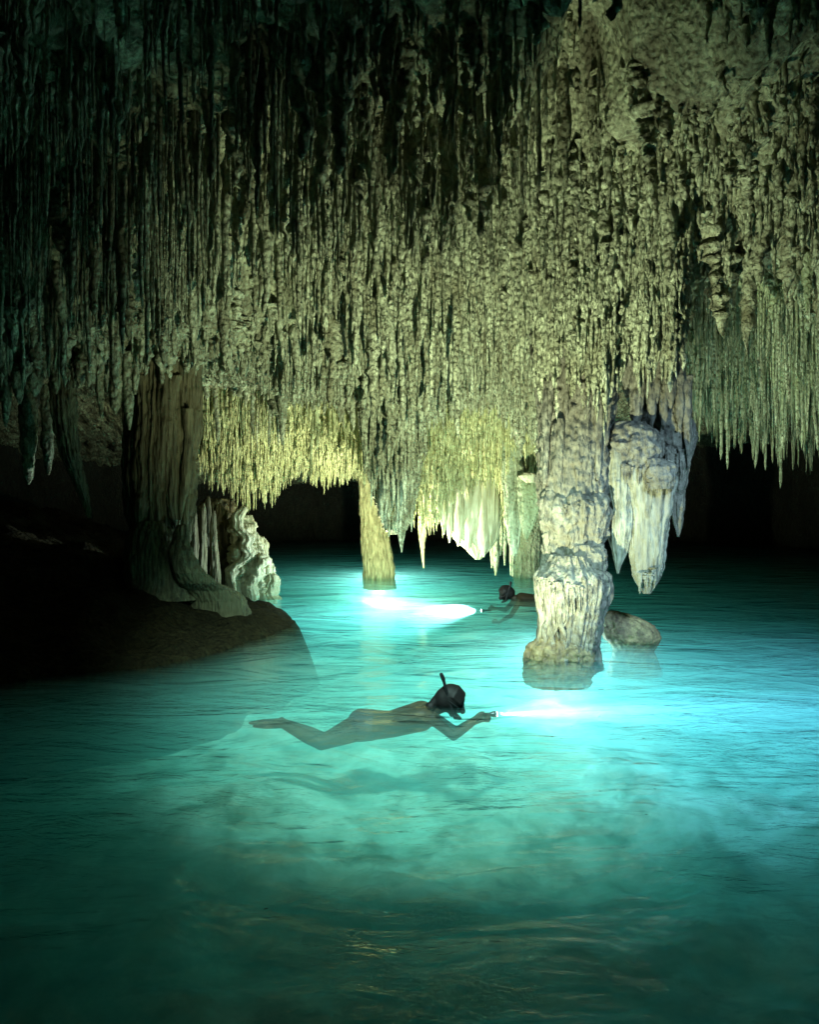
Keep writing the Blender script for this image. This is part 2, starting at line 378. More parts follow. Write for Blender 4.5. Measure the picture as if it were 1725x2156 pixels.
# ------------------------------------------------------------------ stalactites
def template(kind, seed, M=7, K=18):
    if kind == 'knob': K = 26 if M == 7 else 16
    elif M < 7: K = 12
    """unit stalactite: top at z=0, tip at z=-1, radius about 1"""
    r_ = np.random.default_rng(seed)
    t = np.linspace(0, 1, K)
    th = np.linspace(0, 2 * np.pi, M, endpoint=False)
    T, TH = np.meshgrid(t, th, indexing='ij')
    if kind == 'cone':
        prof = (1 - T) ** 0.75 * 0.95 + 0.05
        lump = 0.22
    elif kind == 'straw':
        prof = 0.55 + 0.45 * np.exp(-T * 6) - 0.15 * T; prof = prof * np.where(T > 0.97, 0.6, 1)
        lump = 0.14
    elif kind == 'knob':
        prof = (1 - T ** 2.2) * 0.85 + 0.15
        lump = 0.55
    else:  # 'drip': fat top, long thin end
        prof = np.exp(-T * 2.2) + 0.12
        lump = 0.28
    s = seed * 13.7
    n = fbm(np.cos(TH) * 1.2 + s, np.sin(TH) * 1.2, T * 9 + s, seed, 2) + 0.8 * vn(0 * T + s, 0 * T, T * (22 if kind == 'knob' else 14), seed + 5)
    rad = np.clip(prof * (1 + lump * n * 1.2), 0.03, None)
    rad[-1] = 0.02
    bx = np.cumsum(r_.normal(0, 0.10, K)); by = np.cumsum(r_.normal(0, 0.10, K))
    bx -= bx[0]; by -= by[0]
    zz = -T + 0.006 * r_.normal(size=T.shape)
    Xs = rad * np.cos(TH) + bx[:, None]; Ys = rad * np.sin(TH) + by[:, None]
    V = np.stack([Xs, Ys, zz], -1).reshape(-1, 3)
    idx = np.arange(K * M).reshape(K, M)
    nx_ = np.roll(idx, -1, 1)
    Fq = np.stack([idx[:-1], idx[1:], nx_[1:], nx_[:-1]], -1).reshape(-1, 4)
    return V, Fq
KINDS = {k: [template(k, 100 * q + i) for i in range(6)] for q, k in enumerate(('cone', 'straw', 'knob', 'drip'))}
LOW = {k: [template(k, 100 * q + i, 5) for i in range(6)] for q, k in enumerate(('cone', 'straw', 'knob', 'drip'))}
TEMPL_ME = {}
def templ_mesh(kind, i, mat):
    key = (kind, i, mat.name)
    if key not in TEMPL_ME:
        V, Fq = KINDS[kind][i]
        me = mesh_np('stalactite_%s' % kind, V, Fq); me.materials.append(mat); TEMPL_ME[key] = me
    return TEMPL_ME[key]

def hang(parent, items, mat, n_single=300, name='stalactite', rest='small_stalactites'):
    """items: (x, y, z, radius, length, kind, variant, angle, tilt). The largest in view are parts of their own, the rest one part."""
    def big(it):
        x, y, z, r, L = it[:5]
        P = x / y * F + 862; q = H - 0
        rowtip = HZ - (z - L - H) / y * F
        vis = (-30 < P < 1755) and rowtip > 0 and y > 2
        return (r * L / (y * y)) * (1 if vis else 0.01)
    items = sorted(items, key=big, reverse=True)
    for it in items[:n_single]:
        x, y, z, r, L, kind, var, ang, tl = it
        o = bpy.data.objects.new(name, templ_mesh(kind, var, mat)); COL.objects.link(o)
        o.location = (x, y, z); o.scale = (r, r, L); o.rotation_euler = (tl[0], tl[1], ang)
        o.parent = parent
        o.matrix_parent_inverse = Matrix.Translation(-Vector(parent.location))
    VV, FF, off = [], [], 0
    for it in items[n_single:]:
        x, y, z, r, L, kind, var, ang, tl = it
        V, Fq = LOW[kind][var]
        c, s = math.cos(ang), math.sin(ang)
        vx = (V[:, 0] * c - V[:, 1] * s) * r; vy = (V[:, 0] * s + V[:, 1] * c) * r; vz = V[:, 2] * L
        vx = vx - vz * tl[1]; vy = vy + vz * tl[0]
        VV.append(np.stack([vx + x, vy + y, vz + z], -1)); FF.append(Fq + off); off += len(V)
    if VV:
        o = link_mesh(rest, mesh_np(rest, np.concatenate(VV), np.concatenate(FF)), mat, parent)
        tag(o, kind='stuff')

def mk(x, y, z, r, L, kind):
    return (x, y, z, r, L, kind, int(rng.integers(6)), float(rng.uniform(0, 6.28)), (float(rng.normal(0, 0.02)), float(rng.normal(0, 0.02))))

# hung over the main ceiling
items = []
n_try = 26000
D = np.sqrt(rng.uniform(4.2 ** 2, 13.2 ** 2, n_try)); P = rng.uniform(-160, 1880, n_try)
Xs = (P - 862.5) / F * D
clump = 0.6 * fbm(Xs * 1.1, D * 1.1, 0 * D, 61, 3) + 0.7 * fbm(Xs * 3.4, D * 3.4, 0 * D, 63, 2)
Zs = ceil_z(Xs, D)
yellow = []; green = []
BX = [-300, 0, 270, 400, 500, 600, 700, 745, 790, 830, 870, 905, 1000, 1100, 1150, 1290, 1450, 1500, 1900]
BY = [800, 800, 830, 800, 800, 835, 850, 880, 1040, 1110, 1030, 900, 870, 890, 900, 800, 760, 900, 1000]
for i in range(n_try):
    d, p, c = D[i], P[i] + rng.normal(0, 55), clump[i]
    far = d > 11.7 and 600 < P[i] < 1150
    grn = d > 9.4 + 0.4 * c and P[i] > 1425
    row = HZ - (Zs[i] - H) / d * F
    # how thick and how long they hang here
    if p < 430:
        dens, L, r, kinds = (0.5, 0.38, 0.028, 'dcs') if d < 6.5 else ((0.75, 0.75, 0.026, 'ssc') if d < 8.6 else (0.9, 0.14, 0.035, 'kkc'))
        if d > 9.4: dens, L, r, kinds = 0.6, 0.28, 0.05, 'cck'
        if d > 10.3: continue
    elif p < 620:
        dens, L, r, kinds = (0.6, 0.6, 0.034, 'sdc') if d < 9.3 else (0.8, 0.20, 0.045, 'kkd')
        if d > 12: continue
    elif p < 1150:
        dens, L, r, kinds = (0.8, 0.62, 0.036, 'kkcsdsc')
        if d > 10: L, r = 0.75, 0.044
        if d < 6.8: dens, L, r = 0.6, 0.30, 0.034
        if d < 6.0 and p < 900: L = 0.2
    elif p < 1430:
        dens, L, r, kinds = (0.55, 0.2, 0.045, 'kkd') if d < 7.2 else (0.9, 0.32, 0.036, 'kkkc')
        if d > 11.2: continue
    else:
        dens, L, r, kinds = (0.4, 0.22, 0.04, 'kcd') if d < 7.4 else (0.75, 0.3, 0.038, 'kkc')
        if d > 10: dens, L, r, kinds = 0.9, 0.7, 0.028, 'ssc'
    if p > 1000 and d < 6.8: dens *= 0.5
    if any(abs(p - h[0]) < h[3] / h[2] * F and abs(d - h[2]) < h[3] for h in HOLES): continue
    if far: L, r, kinds = 0.42, 0.030, 'ssck'
    if c < -0.20: dens *= 0.25
    if rng.random() > dens * (0.95 if d > 6 else 1.0): continue
    Lr = L * float(rng.uniform(0.35, 1.35)) * (1 + 0.7 * c)
    rr = r * float(np.clip(rng.lognormal(-0.2, 0.5), 0.4, 2.8)); Lr *= min(1.8, (rr / r) ** 0.6)
    kd = {'d': 'drip', 'c': 'cone', 's': 'straw', 'k': 'knob'}[kinds[int(rng.integers(len(kinds)))]]
    if kd == 'straw': rr *= 0.7; Lr *= 1.15
    if kd == 'drip': rr *= 1.6
    if d < 11.75:
        lim = float(np.interp(P[i], BX, BY)) + float(rng.normal(0, 14))
        zmin = H - (lim - HZ) / F * d
        Lr = min(Lr, Zs[i] - zmin)
        if 500 < p < 590 and 7.8 < d < 10.8: Lr *= 0.3
        if d < 6.0: Lr = min(Lr, Zs[i] - (4.35 if d > 5.3 or P[i] > 900 else 4.85))
        if Lr < 0.06: continue
    (yellow if far else green if grn else items).append(mk(Xs[i], d, Zs[i] + 0.08, rr, Lr + 0.08, kd))
print('ceiling stalactites', len(items))
for q in range(130):      # the big ones among them
    d = float(rng.uniform(5.5, 11.4)); p = float(rng.uniform(-60, 1800))
    if (p > 1150 and d < 7.5) or d < 6.8: continue
    x = (p - 862.5) / F * d; z = float(ceil_z(np.array([x]), np.array([d]))[0])
    zmin = H - (float(np.interp(p, BX, BY)) - HZ) / F * d
    L = min(float(rng.uniform(0.5, 1.5)), z - zmin)
    if L > 0.35: items.append(mk(x, d, z + 0.1, float(rng.uniform(0.07, 0.15)), L + 0.1, ('drip', 'cone', 'knob')[int(rng.integers(3))]))
def clear_of_fill(it):
    x, y, z, r, L = it[:5]
    for _, loc, tgt, cone, *rest in [l for l in LAMPS if l[0] == 'overhead_fill']:
        lp = Vector(loc); ax = (Vector(tgt) - lp).normalized()
        while L > 0.1:
            v = Vector((x, y, z - L)) - lp
            if v.length > 5.5 or v.normalized().dot(ax) < math.cos(R(cone / 2 + 2)): break
            L *= 0.85
    return it[:4] + (L,) + it[5:]
items = [it for it in map(clear_of_fill, items) if it[4] > 0.11]
hang(ceiling, items, M_STAL)
hang(ceiling, yellow, M_YEL, 60)
hang(ceiling, green, M_GRN, 40)

def region(n, poly_base, poly_tip, d0, d1, r, kinds, jitter=0.25, base_up=0.0):
    """stalactites between two rows given as (x, row) lines at depths d0..d1"""
    out = []
    bx, by = zip(*poly_base); tx, ty = zip(*poly_tip)
    for _ in range(n):
        p = float(rng.uniform(bx[0], bx[-1])); u = float(rng.random()); d = d0 + (d1 - d0) * u
        yb = float(np.interp(p, bx, by)); yt = float(np.interp(p, tx, ty))
        # base rows spread over the whole sheet so the layers overlap
        y0 = yb + (yt - yb) * u * 0.72
        y1 = y0 + (yt - yb) * float(rng.uniform(0.22, 0.36)) * float(rng.uniform(0.7, 1.25))
        y1 = min(y1, yt + abs(float(rng.normal(0, 10))))
        X0, Y0, Z0 = px(p, y0, d); _, _, Z1 = px(p, y1, d)
        L = max(0.12, Z0 - Z1)
        kd = {'d': 'drip', 'c': 'cone', 's': 'straw', 'k': 'knob'}[kinds[int(rng.integers(len(kinds)))]]
        rr = r * float(rng.uniform(0.6, 1.5))
        if kd == 'drip': rr *= 1.5
        out.append(mk(X0, d, Z0 + base_up, rr, L + base_up, kd))
    return out

def backing(name, base, tip, d0, d1, mat, parent, depth_extra=0.25, step=0.07):
    """the sloping rock mass the stalactites of a curtain grow from: a thick slab between two rows"""
    bx, by = zip(*base); tx, ty = zip(*tip)
    n = int((bx[-1] - bx[0]) / 5); m = 44
    P, U = np.meshgrid(np.linspace(bx[0], bx[-1], n), np.linspace(0, 1, m))
    YB = np.interp(P, bx, by); YT = np.interp(P, tx, ty)
    Dp = d0 + (d1 - d0) * U + depth_extra
    row = YB - 20 + (YT - YB) * U * 0.74
    X = (P - 862.5) / F * Dp; Z = H - (row - HZ) / F * Dp
    X = X + 0.06 * fbm(X * 5, Dp * 5, Z * 5, 71); Yv = Dp + 0.16 * fbm(X * 4, Dp * 2, Z * 2, 73) ; Z = Z + 0.10 * fbm(X * 5, Dp * 5, Z, 75)
    idx = np.arange(n * m).reshape(m, n)
    Fq = np.stack([idx[:-1, :-1], idx[:-1, 1:], idx[1:, 1:], idx[1:, :-1]], -1).reshape(-1, 4)
    Vf = np.stack([X, Yv, Z], -1).reshape(-1, 3)
    Vb = Vf + np.array([0, 0.5, 0.25]); off = len(Vf)
    rim = []
    for a in (idx[0], idx[-1], idx[:, 0], idx[:, -1]):
        rim.append(np.stack([a[:-1], a[1:], a[1:] + off, a[:-1] + off], -1))
    FF = np.concatenate([Fq, Fq[:, ::-1] + off] + rim)
    return link_mesh(name, mesh_np(name, np.concatenate([Vf, Vb]), FF), mat, parent)

def curtain(label, base, tip, d0, d1, r, n, kinds, mat, cat='stalactites'):
    mid = (base[0][0] + base[-1][0]) / 2; c = px(mid, base[0][1], d0)
    e = empty('stalactite_curtain', c); tag(e, label, cat)
    backing('rock_mass', base, tip, d0, d1, mat, e)
    hang(e, region(n, base, tip, d0, d1, r, kinds, base_up=0.06), mat, 300)
    return e

curtain('grey green curtain of long knobbly stalactites coming down at the centre beside the pale column',
        [(598, 640), (700, 600), (900, 590), (1150, 600)],
        [(598, 845), (690, 880), (740, 900), (775, 1010), (800, 1090), (845, 1150), (880, 1020), (905, 900), (1000, 860), (1060, 880), (1100, 960), (1150, 1000)],
        10.4, 11.8, 0.055, 900, 'kkkcd', M_STAL)
curtain('yellow bed of fine stalactites between the broad fluted column and the slim column',
        [(400, 800), (520, 800), (620, 840), (765, 860)],
        [(400, 960), (440, 1030), (520, 1070), (560, 1060), (620, 1010), (690, 1030), (765, 1010)],
        12.8, 15.6, 0.030, 1500, 'ssck', M_YEL)
curtain('yellow green stalactites behind the centre curtain, above the far swimmer',
        [(865, 860), (960, 820), (1145, 820)],
        [(865, 1100), (900, 1130), (935, 1110), (960, 1050), (1040, 1040), (1065, 1130), (1100, 1110), (1145, 1060)],
        12.2, 12.85, 0.034, 1000, 'scck', M_YEL)
curtain('knobbly grey brown stalactites packed round the top of the thick column, right of centre',
        [(1125, 370), (1450, 370)],
        [(1125, 800), (1155, 900), (1185, 840), (1215, 920), (1250, 860), (1275, 960), (1295, 830), (1330, 750), (1355, 850), (1385, 780), (1415, 840), (1450, 700)],
        8.0, 9.0, 0.046, 800, 'kkkcd', M_STAL)
curtain('green tinted fine stalactites fading into the dark at the right edge',
        [(1415, 620), (1500, 560), (1800, 560)],
        [(1415, 790), (1450, 860), (1500, 930), (1580, 960), (1800, 1010)],
        11.0, 14.5, 0.030, 1100, 'ssscc', M_GRN)

# ------------------------------------------------------------------ flowstone bodies
def body(name, rows, D, parent=None, mat=None, depth=1.0, flute=0.02, fk=3.0, pop=0.015, ledge=0.0, wander=0.3, nth=96, nz=150, seed=1, cap=True, fz=0.8, wob=0.015, wf=0.008, zw=0.0):
    """stone body whose outline runs through rows of (row, left, right); D a number or list per row"""
    rows = sorted(rows); ry = np.array([r[0] for r in rows], float)
    Dr = np.array(D if isinstance(D, (list, tuple)) else [D] * len(rows), float)
    t = np.linspace(0, 1, nz); yy = ry[0] + (ry[-1] - ry[0]) * t
    # smooth interpolation of the outline
    L = np.interp(yy, ry, [r[1] for r in rows]); Rr = np.interp(yy, ry, [r[2] for r in rows]); Dd = np.interp(yy, ry, Dr)
    k = np.array([1, 2, 3, 2, 1]) / 9.0
    for a in (L, Rr):
        b = np.convolve(np.pad(a, 2, mode='edge'), k, 'valid'); a[:] = b
    xc = ((L + Rr) / 2 - 862.5) / F * Dd + wob * fbm(yy * wf, 0 * yy + seed, 0 * yy, seed + 12, 2) * 2; w = (Rr - L) / 2 / F * Dd; z = H - (yy - HZ) / F * Dd
    th = np.linspace(0, 2 * np.pi, nth, endpoint=False)
    TH, Zg = np.meshgrid(th, z); Wg = w[:, None] * np.ones_like(TH)
    cx, sx = np.cos(TH), np.sin(TH)
    ww = wander * vn(cx * 1.5, sx * 1.5, Zg * 1.3, seed)
    a1 = vn(cx * fk + ww + seed, sx * fk + ww, Zg * fz, seed + 1)
    a2 = vn(cx * fk * 2.3 + ww + seed, sx * fk * 2.3, Zg * fz * 1.5, seed + 2)
    a3 = vn(cx * fk * 4.5 + ww + seed, sx * fk * 4.5, Zg * fz * 2, seed + 3)
    fl = (1 - 2 * np.abs(a1)) * 0.9 + (1 - 2 * np.abs(a2)) * 0.55 + 0.35 * (1 - 2 * np.abs(a3))
    Xw = xc[:, None] + Wg * cx; Yw = Dd[:, None] - Wg * depth * sx
    pp = fbm(Xw * 14, Yw * 14, Zg * 14, seed + 4, 3)
    lg = 1 - 2 * np.abs(vn(Xw * 2, Yw * 2, Zg * 9 + seed, seed + 8))
    lg2 = fbm(Xw * 3, Yw * 3, Zg * 3, seed + 6, 2)
    disp = flute * fl + pop * pp * 1.6 + ledge * lg + 0.04 * lg2
    rad = np.clip(Wg + disp * np.clip(Wg / 0.12, 0.08, 1), 0.003, None)
    Xo = xc[:, None] + rad * cx; Yo = Dd[:, None] - rad * depth * sx
    V = np.stack([Xo, Yo, Zg + 0.01 * pp + zw * vn(cx * 2 + seed, sx * 2, 0 * cx, seed + 15)], -1).reshape(-1, 3)
    idx = np.arange(nz * nth).reshape(nz, nth); nx_ = np.roll(idx, -1, 1)
    Fq = np.stack([idx[:-1], idx[1:], nx_[1:], nx_[:-1]], -1).reshape(-1, 4)
    n0 = len(V)
    V = np.concatenate([V, [[xc[0], Dd[0], z[0]], [xc[-1], Dd[-1], z[-1]]]])
    top = np.stack([np.full(nth, n0), idx[0], nx_[0], np.full(nth, n0)], -1)
    bot = np.stack([np.full(nth, n0 + 1), nx_[-1], idx[-1], np.full(nth, n0 + 1)], -1)
    me = bpy.data.meshes.new(name)
    faces = Fq.tolist() + [f[:3] for f in top.tolist()] + [f[:3] for f in bot.tolist()]
    me.from_pydata(V.tolist(), [], faces); me.update()
    me.polygons.foreach_set('use_smooth', [True] * len(me.polygons))
    return link_mesh(name, me, mat, parent)

def fringe(parent, pts, D, r, Lpx, n, mat, kinds='cd', front=0.0, name='drip'):
    """short drips along a line of (x, row) points: the hanging hem of a ledge"""
    xs, ys = zip(*pts)
    for i in range(n):
        p = float(rng.uniform(xs[0], xs[-1])); y = float(np.interp(p, xs, ys)) + float(rng.normal(0, 3))
        d = D - front * math.sqrt(max(0.0, 1 - ((p - (xs[0] + xs[-1]) / 2) / ((xs[-1] - xs[0]) / 2 + 1)) ** 2))
        x0, y0, z0 = px(p, y, d)
        L = Lpx / F * d * float(rng.uniform(0.5, 1.4))
        kd = {'d': 'drip', 'c': 'cone', 's': 'straw', 'k': 'knob'}[kinds[int(rng.integers(len(kinds)))]]
        o = bpy.data.objects.new(name, templ_mesh(kd, int(rng.integers(6)), mat)); COL.objects.link(o)
        rr = r * float(rng.uniform(0.6, 1.4))
        o.location = (x0, y0, z0); o.scale = (rr, rr, L); o.rotation_euler = (0, 0, float(rng.uniform(0, 6)))
        o.parent = parent; o.matrix_parent_inverse = Matrix.Translation(-Vector(parent.location))

# main column, right of centre
mc = empty('limestone_column', px(1200, 1380, 8.75)); tag(mc, 'thick pale grey column of stacked drums standing in the water right of centre', 'column')
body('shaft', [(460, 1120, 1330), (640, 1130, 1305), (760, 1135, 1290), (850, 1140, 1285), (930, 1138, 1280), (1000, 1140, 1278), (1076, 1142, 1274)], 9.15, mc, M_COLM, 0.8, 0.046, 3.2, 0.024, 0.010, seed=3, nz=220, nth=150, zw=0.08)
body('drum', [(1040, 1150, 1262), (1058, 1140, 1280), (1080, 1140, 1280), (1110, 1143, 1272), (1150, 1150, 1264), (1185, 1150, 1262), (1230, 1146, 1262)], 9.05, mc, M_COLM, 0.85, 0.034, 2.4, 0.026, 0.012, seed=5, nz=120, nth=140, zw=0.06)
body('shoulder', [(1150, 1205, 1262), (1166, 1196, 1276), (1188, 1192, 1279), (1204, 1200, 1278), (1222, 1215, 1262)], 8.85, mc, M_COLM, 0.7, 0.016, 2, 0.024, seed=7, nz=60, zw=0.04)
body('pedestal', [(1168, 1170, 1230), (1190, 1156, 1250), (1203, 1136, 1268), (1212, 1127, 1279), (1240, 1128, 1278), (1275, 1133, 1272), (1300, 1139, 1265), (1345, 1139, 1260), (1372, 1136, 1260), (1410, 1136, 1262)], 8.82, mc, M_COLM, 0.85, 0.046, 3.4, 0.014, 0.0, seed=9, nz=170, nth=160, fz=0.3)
body('foot', [(1334, 1158, 1190), (1343, 1140, 1212), (1356, 1123, 1230), (1372, 1113, 1238), (1390, 1110, 1239), (1440, 1108, 1240)], 8.72, mc, M_BOUL, 0.75, 0.026, 2.6, 0.022, 0.014, seed=11, nz=80)
for k in range(17):
    u = -0.92 + 1.84 * k / 16 + float(rng.normal(0, 0.03)); x = 1202 + 70 * u; w_ = float(rng.uniform(4.5, 9)); y0_ = 1222 + float(rng.uniform(0, 16)); t_ = float(rng.uniform(1290, 1385))
    body('drapery_rib', [(y0_, x - w_ * .5, x + w_ * .5), (y0_ + 14, x - w_, x + w_), ((y0_ + t_) / 2, x - w_ * .8 - u * 4, x + w_ * .8 - u * 4), (t_ - 8, x - w_ * .5 - u * 7, x + w_ * .5 - u * 7), (t_, x - 1 - u * 7, x + 1 - u * 7)],
         8.80 - 0.85 * 0.37 * math.sqrt(max(0, 1 - u * u)), mc, M_COLM, 0.9, 0.010, 1.8, 0.008, seed=400 + k, nz=50, nth=20, fz=0.5, wob=0.03, wf=0.02)
fringe(mc, [(1132, 1214), (1160, 1228), (1190, 1232), (1230, 1236), (1274, 1226)], 8.75, 0.022, 42, 46, M_COLM, 'cd', 0.30)
fringe(mc, [(1145, 1050), (1200, 1062), (1272, 1048)], 9.1, 0.02, 16, 26, M_COLM, 'kc', 0.36)
for k, (x, y, t_, r) in enumerate([(1160, 740, 900, .07), (1195, 700, 880, .09), (1232, 760, 935, .10), (1262, 700, 1010, .07), (1150, 800, 1020, .06), (1215, 900, 1060, .08), (1180, 880, 1056, .07)]):
    body('rib', [(y, x - r * 90, x + r * 90), ((y + t_) / 2, x - r * 120, x + r * 120), (t_ - 20, x - r * 80, x + r * 80), (t_, x - 3, x + 3)], 8.86, mc, M_COLM, 0.9, 0.012, 1.6, 0.018, 0.01, seed=40 + k, nz=70, nth=40)

# hanging mass right of the column
hm = empty('hanging_formation', px(1360, 900, 9.2)); tag(hm, 'massive pale hanging formation with blunt pendants, just right of the thick column', 'stalactite')
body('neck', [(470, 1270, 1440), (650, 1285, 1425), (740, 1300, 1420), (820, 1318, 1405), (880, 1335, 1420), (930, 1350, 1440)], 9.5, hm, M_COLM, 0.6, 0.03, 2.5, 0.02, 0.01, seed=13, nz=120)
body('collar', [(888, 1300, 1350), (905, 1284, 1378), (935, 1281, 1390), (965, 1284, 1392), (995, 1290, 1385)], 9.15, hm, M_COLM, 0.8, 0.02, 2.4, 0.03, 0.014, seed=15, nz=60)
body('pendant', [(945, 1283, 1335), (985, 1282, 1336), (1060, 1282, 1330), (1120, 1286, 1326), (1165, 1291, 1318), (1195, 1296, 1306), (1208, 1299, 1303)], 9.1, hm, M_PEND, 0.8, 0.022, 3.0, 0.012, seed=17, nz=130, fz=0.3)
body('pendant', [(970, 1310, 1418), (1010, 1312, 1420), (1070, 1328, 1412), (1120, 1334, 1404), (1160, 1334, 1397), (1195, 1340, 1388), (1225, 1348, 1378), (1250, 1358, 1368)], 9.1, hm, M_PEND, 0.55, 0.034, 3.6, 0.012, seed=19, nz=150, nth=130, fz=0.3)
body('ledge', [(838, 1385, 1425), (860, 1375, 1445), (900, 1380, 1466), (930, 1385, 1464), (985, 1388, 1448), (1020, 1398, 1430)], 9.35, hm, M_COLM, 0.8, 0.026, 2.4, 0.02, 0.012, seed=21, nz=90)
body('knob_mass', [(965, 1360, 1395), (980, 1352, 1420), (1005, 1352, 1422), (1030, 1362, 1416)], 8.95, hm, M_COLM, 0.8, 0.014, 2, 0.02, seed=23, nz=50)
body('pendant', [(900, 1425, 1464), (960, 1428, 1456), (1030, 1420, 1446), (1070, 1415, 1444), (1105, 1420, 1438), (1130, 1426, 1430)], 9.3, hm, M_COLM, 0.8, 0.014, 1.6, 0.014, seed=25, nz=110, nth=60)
fringe(hm, [(1286, 965), (1330, 985), (1385, 978)], 9.1, 0.02, 30, 26, M_COLM, 'cd', 0.18)
fringe(hm, [(1384, 930), (1420, 955), (1462, 930)], 9.3, 0.02, 46, 26, M_COLM, 'cd', 0.16)
fringe(hm, [(1342, 1190), (1350, 1206), (1368, 1210), (1380, 1190)], 9.05, 0.035, 34, 8, M_PEND, 'c', 0.08)
fringe(hm, [(1356, 1010), (1390, 1024), (1420, 1012)], 8.95, 0.014, 20, 14, M_COLM, 'cd', 0.1)
for k, (x, y, t_, w_) in enumerate([(1318, 730, 820, 14), (1345, 740, 905, 14), (1385, 720, 850, 18), (1415, 720, 860, 13), (1300, 640, 760, 16), (1365, 690, 790, 14), (1402, 700, 905, 12), (1432, 760, 905, 10), (1336, 800, 880, 7), (1370, 780, 900, 11), (1448, 830, 960, 9), (1290, 700, 890, 12)]):
    body('rib', [(y - 40, x - w_, x + w_), (y + 30, x - w_, x + w_), (t_ - 30, x - w_ * .8, x + w_ * .8), (t_, x - 2, x + 2)], 9.1, hm, M_COLM, 0.9, 0.010, 1.6, 0.018, 0.01, seed=60 + k, nz=60, nth=36)

# slim column at the back
sc_ = empty('limestone_column', px(798, 1214, 16)); tag(sc_, 'slim yellowish column standing in the water far back at the centre, wide at its foot', 'column')
body('shaft', [(860, 738, 776), (960, 755, 790), (1040, 757, 800), (1100, 762, 812), (1150, 763, 822), (1190, 766, 830), (1214, 768, 830), (1240, 768, 832)], 15.9, sc_, M_SLIM, 0.7, 0.022, 2.4, 0.010, seed=27, nz=150, fz=0.3)

# grey mass between the curtain and the slim column, ending in spikes
cm = empty('hanging_formation', px(820, 900, 12.2)); tag(cm, 'dark grey drapery hanging over the slim column, ending in spikes near the water', 'stalactite')
body('drapery', [(780, 745, 880), (880, 762, 884), (960, 772, 880), (1040, 788, 868), (1090, 802, 858), (1115, 815, 848), (1125, 825, 840)], 12.3, cm, M_STAL, 0.4, 0.05, 3.4, 0.03, seed=29, nz=150, nth=120, fz=0.4)
for k, (x, y, t_, w_) in enumerate([(844, 1040, 1163, 15), (818, 1000, 1130, 13), (868, 1030, 1120, 8), (800, 950, 1085, 12), (860, 900, 1105, 10)]):
    body('spike', [(y, x - w_, x + w_), (y + (t_ - y) * .5, x - w_ * .7, x + w_ * .7), (t_ - 8, x - w_ * .15, x + w_ * .15), (t_, x - 1, x + 1)], 12.0, cm, M_STAL, 0.8, 0.012, 1.6, 0.012, seed=80 + k, nz=60, nth=32)
sp = body('long_stalactite', [(1020, 880, 904), (1080, 882, 902), (1130, 886, 900), (1170, 889, 896), (1196, 892, 894)], 14.6, None, M_YEL, 0.8, 0.01, 1.6, 0.01, seed=88, nz=80, nth=36)
tag(sp, 'single long brownish stalactite reaching almost to the water left of the bright drapery', 'stalactite')
# draped flowstone, bright, above the far water
dr = empty('drapery_stone', px(1000, 1050, 13.2)); tag(dr, 'brightly lit pale yellow drapery with a wavy pointed hem, hanging over the far swimmer', 'stalactite')
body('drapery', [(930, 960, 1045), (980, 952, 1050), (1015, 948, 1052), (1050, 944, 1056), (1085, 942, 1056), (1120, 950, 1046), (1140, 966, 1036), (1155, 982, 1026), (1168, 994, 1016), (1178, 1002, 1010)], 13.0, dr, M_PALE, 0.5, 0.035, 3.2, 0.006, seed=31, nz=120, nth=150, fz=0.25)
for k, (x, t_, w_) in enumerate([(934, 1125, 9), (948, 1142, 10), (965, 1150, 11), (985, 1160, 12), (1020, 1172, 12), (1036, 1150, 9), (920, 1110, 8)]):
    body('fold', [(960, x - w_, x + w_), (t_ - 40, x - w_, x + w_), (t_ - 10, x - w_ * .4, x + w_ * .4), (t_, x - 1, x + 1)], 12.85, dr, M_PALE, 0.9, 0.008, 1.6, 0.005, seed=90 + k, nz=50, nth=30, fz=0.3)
# shelf and drapes beside the thick column
sf = empty('hanging_formation', px(1110, 1010, 12)); tag(sf, 'greenish drapes under a small flat ledge, touching the left side of the thick column', 'stalactite')
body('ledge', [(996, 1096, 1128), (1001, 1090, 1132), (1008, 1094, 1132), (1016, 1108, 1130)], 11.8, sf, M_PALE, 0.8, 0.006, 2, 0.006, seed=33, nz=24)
body('drapery', [(1004, 1096, 1136), (1050, 1092, 1134), (1090, 1096, 1126), (1120, 1100, 1116), (1136, 1104, 1108)], 12.1, sf, M_GRN, 0.5, 0.03, 2.4, 0.01, seed=35, nz=90, fz=0.3)
body('drapery', [(880, 1064, 1096), (1000, 1060, 1100), (1080, 1064, 1098), (1140, 1070, 1092), (1170, 1078, 1086)], 12.4, sf, M_GRN, 0.5, 0.03, 2.4, 0.01, seed=37, nz=90, fz=0.3)
for k, (x, t_, w_) in enumerate([(1037, 1196, 5), (1046, 1212, 8), (1062, 1190, 5), (1074, 1212, 4), (1082, 1214, 4), (1054, 1170, 6)]):
    body('spike', [(1090, x - w_, x + w_), (t_ - 30, x - w_ * .9, x + w_ * .9), (t_, x - 1.5, x + 1.5)], 13.6, sf, M_GRN, 0.9, 0.006, 1.6, 0.006, seed=110 + k, nz=50, nth=24)
bc = body('limestone_column', [(1000, 1078, 1150), (1120, 1086, 1145), (1205, 1084, 1145), (1235, 1084, 1146)], 16.0, None, M_GRN, 0.7, 0.03, 2.4, 0.01, seed=39, nz=110, fz=0.3)
tag(bc, 'dim green column standing in the water behind the thick column', 'column')

